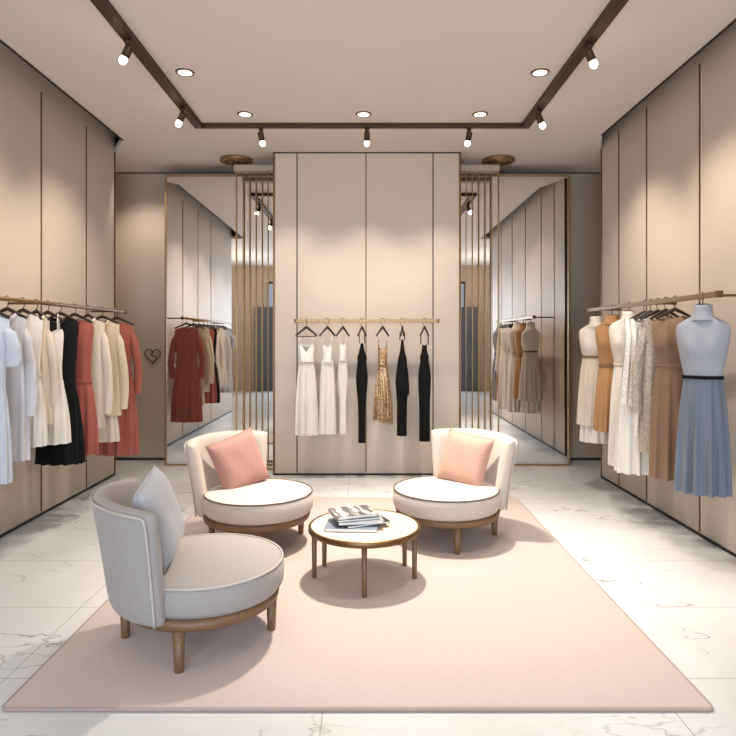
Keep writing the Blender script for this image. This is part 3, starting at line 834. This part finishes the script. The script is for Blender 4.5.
dress('slim_dress', 'slim white dress with narrow hem, centre rail', 'dress', (xs[2], YRC), GC, WHITE, zz(150), 0.042, 0.045, 0.034, zz(240), zz(518), d=0.035, straps=0.03, neck=0.025, fdip=0.03, slope=0.1, folds=5, amp=0.005, hip=0.058, seed=22, dk=0.035)
dress('slim_black_dress', 'slim black dress narrowing to a long hem beside the gold dress', 'dress', (xs[3], YRC), GC, BLACK, zz(140), 0.028, 0.046, 0.036, zz(232), zz(552), d=0.04, straps=0.06, neck=0.018, fdip=0.02, slope=0.0, folds=5, amp=0.005, hip=0.064, seed=23, dk=0.04, bod=[(0, 0.014), (0.3, 0.02), (0.62, 0.034), (0.86, 0.05), (1, 0.046)], bust=0)
t = dress('sequin_dress', 'gold sequin dress with thin straps and ragged hem', 'dress', (xs[4], YRC), GC, GOLDSEQ, zz(158), 0.05, 0.052, 0.10, zz(262), zz(468), d=0.04, straps=0.06, neck=0.035, fdip=0.03, slope=0.0, folds=7, amp=0.014, seed=24, dk=0.06,
          hem=lambda x, a: -0.2 * x + 0.022 * sin(9 * a) + 0.015 * sin(23 * a))
obj('peplum', loft([(zz(300), 0.056, 0.045), (zz(345), 0.075, 0.06), (zz(390), 0.085, 0.07)], 90, 14, 9, 0.012, 0.004, 51, None, lambda x, a: -0.6 * x + 0.012 * sin(19 * a)), GOLDSEQ, t)
t = dress('draped_black_dress', 'black dress with narrow top and draped hip beside the gold dress', 'dress', (xs[5], YRC), GC, BLACK, zz(130), 0.026, 0.05, 0.052, zz(240), zz(525), d=0.04, straps=0.05, neck=0.015, fdip=0.02, slope=0.0, folds=5, amp=0.006, hip=0.072, seed=25, dk=0.045, bod=[(0, 0.012), (0.3, 0.018), (0.62, 0.03), (0.86, 0.046), (1, 0.05)], bust=0)
obj('hip_drape', loft([(zz(285), 0.062, 0.045), (zz(325), 0.074, 0.056), (zz(352), 0.068, 0.055)], 80, 14, 6, 0.008, 0.003, 52, None, lambda x, a: -0.05 * x / 0.07), BLACK, t)
dress('halter_dress', 'black halter dress, last on the centre rail towards the peach cushion', 'dress', (xs[6], YRC), GC, BLACK, zz(140), 0.03, 0.045, 0.058, zz(228), zz(546), d=0.04, straps=0.07, neck=0.03, fdip=0.04, slope=0.0, folds=6, amp=0.006, hip=0.07, seed=26, dk=0.045, bod=[(0, 0.026), (0.3, 0.027), (0.62, 0.034), (0.86, 0.048), (1, 0.046)], bust=0)

# ---- right rail
ZRR = ZRL + 0.015
def dress_form(label, y, x, mat, skirt_mat, sw, ww, hw_, znk, zs, zw, zb, belt, bust=0.028, d=0.085, seed=0, under=None, folds=14, amp=0.014, rz=R(-35), neckmat=None, over=None, dk=0.13):
    t = thing('dress_form', label, 'dress form', (x, y, 0), rz, GR)
    sw, ww = sw * 1.02, ww * 1.0
    bm = loft([(zs + 0.03, 0.055, 0.05), (zs, sw * 0.62, 0.06), (zs - 0.035, sw * 0.93, 0.07), (zs - 0.08, sw, 0.08), (zs - 0.16, sw * 0.95, d), (zs - 0.25, sw * 0.86, d), (zw, ww, d * 0.78)], 72, 30, 0, 0, 0, seed, None, None, bust, zs - 0.19)
    obj('torso', bm, mat, t)
    obj('neck', lathe(bmesh.new(), [(0.0, znk + 0.004), (0.05, znk + 0.004), (0.06, znk), (0.06, znk - 0.02), (0.06, zs + 0.045), (0.075, zs + 0.012), (0.085, zs - 0.008)], 28, caps=False), neckmat or mat, t)
    obj('neck_cap', lathe(bmesh.new(), [(0.0, znk + 0.014), (0.03, znk + 0.012), (0.052, znk + 0.005), (0.0, znk + 0.003)], 24, caps=False), HANG, t)
    obj('hook', tb([(0, 0, znk), (0, 0, ZRR - 0.028)] + [(0, 0.026 * sin(R(a)), ZRR - 0.0 - 0.026 * cos(R(a))) for a in range(20, 240, 20)], 0.004, 8), STEEL, t)
    obj('waistband', loft([(zw + 0.012, ww + 0.008, d * 0.8 + 0.008), (zw - 0.012, ww + 0.010, d * 0.8 + 0.010)], 64, 3), belt, t)
    zb1 = over or zb
    k = (zw - zb1)
    obj('skirt', loft([(zw + 0.004, ww * 1.01, d * 0.8), (zw - 0.25 * k, ww + (hw_ - ww) * 0.5, dk * 0.8), (zw - 0.6 * k, ww + (hw_ - ww) * 0.85, dk * 0.95), (zb1, hw_, dk)], 150, 32, folds, amp * 1.3, amp * 0.12, seed + 1), skirt_mat, t)
    if under:
        obj('underskirt', loft([(zw - 0.3, hw_ * 0.7, dk * 0.75), (zb, hw_ * 0.9, dk * 0.85)], 110, 16, folds - 3, amp * 0.7, amp * 0.3, seed + 2), under, t)
    return t
dress_form('blue-grey dress form with black belt and pleated blue skirt, nearest on the right rail', 4.22, 2.33, BUST, BLUEC, 0.165, 0.118, 0.165, 1.775, 1.68, 1.28, 0.485, BLACK, seed=60, folds=12, amp=0.019)
dress('brown_dress', 'taupe brown sleeveless dress with long flared skirt on right rail', 'dress', (2.325, 4.60), GR, BROWN, 1.73, 0.155, 0.115, 0.16, 1.35, 0.495, d=0.08, neck=0.05, fdip=0.03, slope=0.45, folds=12, amp=0.016, belt=BROWN, beltz=0.02, bust=0.03, seed=61, dk=0.12, rz=R(-25))
jacket('silver beige sequin jacket beside the brown dress', (2.345, 4.87), GR, SILVSEQ, 1.72, 0.135, 0.15, 0.64, (0.175, 0.95, 0.052, 0.045), 'sequin_jacket', 'jacket', seed=62)
t = dress('lace_scarf_dress', 'long white dress draped with a white lace scarf on right rail', 'dress', (2.275, 5.10), GR, WHITE, 1.72, 0.14, 0.12, 0.175, 1.33, 0.43, d=0.07, neck=0.05, fdip=0.04, folds=11, amp=0.016, seed=63, dk=0.12)
def scarf(x0, x1, z0, z1, y, seed):
    bm = bmesh.new(); rnd = random.Random(seed); nx, nz = 14, 30; Gd = []
    for i in range(nz + 1):
        t_ = i / nz; row = []
        for j in range(nx + 1):
            u = j / nx
            wv = 0.7 + 0.3 * t_
            x = (x0 + x1) / 2 + (u - 0.5) * (x1 - x0) * wv - 0.03 * t_
            row.append(bm.verts.new((x, y - 0.05 * sm(t_ * 4) - 0.014 * sin(u * 14 + seed + 2 * t_), z0 + (z1 - z0) * t_ - 0.04 * u * t_)))
        Gd.append(row)
    for i in range(nz):
        for j in range(nx): bm.faces.new([Gd[i][j], Gd[i][j + 1], Gd[i + 1][j + 1], Gd[i + 1][j]])
    return bm
obj('scarf', scarf(-0.17, -0.03, 1.71, 1.02, -0.05, 1), LACE, t)
obj('scarf', scarf(-0.05, 0.06, 1.71, 0.75, -0.06, 3), LACE, t)
dress_form('white dress form in a long white dress between the ochre form and the lace scarf', 5.40, 2.33, BUSTW, WHITE, 0.17, 0.125, 0.17, 1.78, 1.70, 1.32, 0.42, IVORY, seed=64)
dress_form('ochre yellow dress form with matching pleated skirt', 5.78, 2.33, TAN, TAN, 0.15, 0.115, 0.15, 1.76, 1.69, 1.29, 0.67, BROWN, seed=65)
dress_form('cream dress form with two-layer pale skirt at the far end of the right rail', 6.18, 2.33, BUSTW, IVORY, 0.165, 0.13, 0.175, 1.765, 1.67, 1.36, 0.50, BROWN, seed=66, under=WHITE, over=0.67)
for y, lab in ((4.60, 'dark hanger holding the taupe brown dress'), (4.87, 'dark hanger holding the silver beige sequin jacket'), (5.10, 'dark hanger holding the white dress with the lace scarf')):
    hanger((2.33, y, ZRR), 0, 0.14, lab, HR, 0.10, 0.0225, 0.055)
hanger((XRR, 4.74, ZRR), R(8), 0.13, 'empty dark hanger between the brown dress and the sequin jacket', HR, 0.10, 0.0225, 0.055)
hanger((XRR, 4.99, ZRR), R(-6), 0.13, 'empty dark hanger between the sequin jacket and the lace scarf', HR, 0.10, 0.0225, 0.055)

# ------------------------------------------------------------------ colour management
S.view_settings.view_transform = 'Standard'
S.view_settings.look = 'None'
S.view_settings.exposure = -1.2
S.cycles.use_denoising = True
S.cycles.max_bounces = 10
S.cycles.diffuse_bounces = 5
S.cycles.sample_clamp_indirect = 6
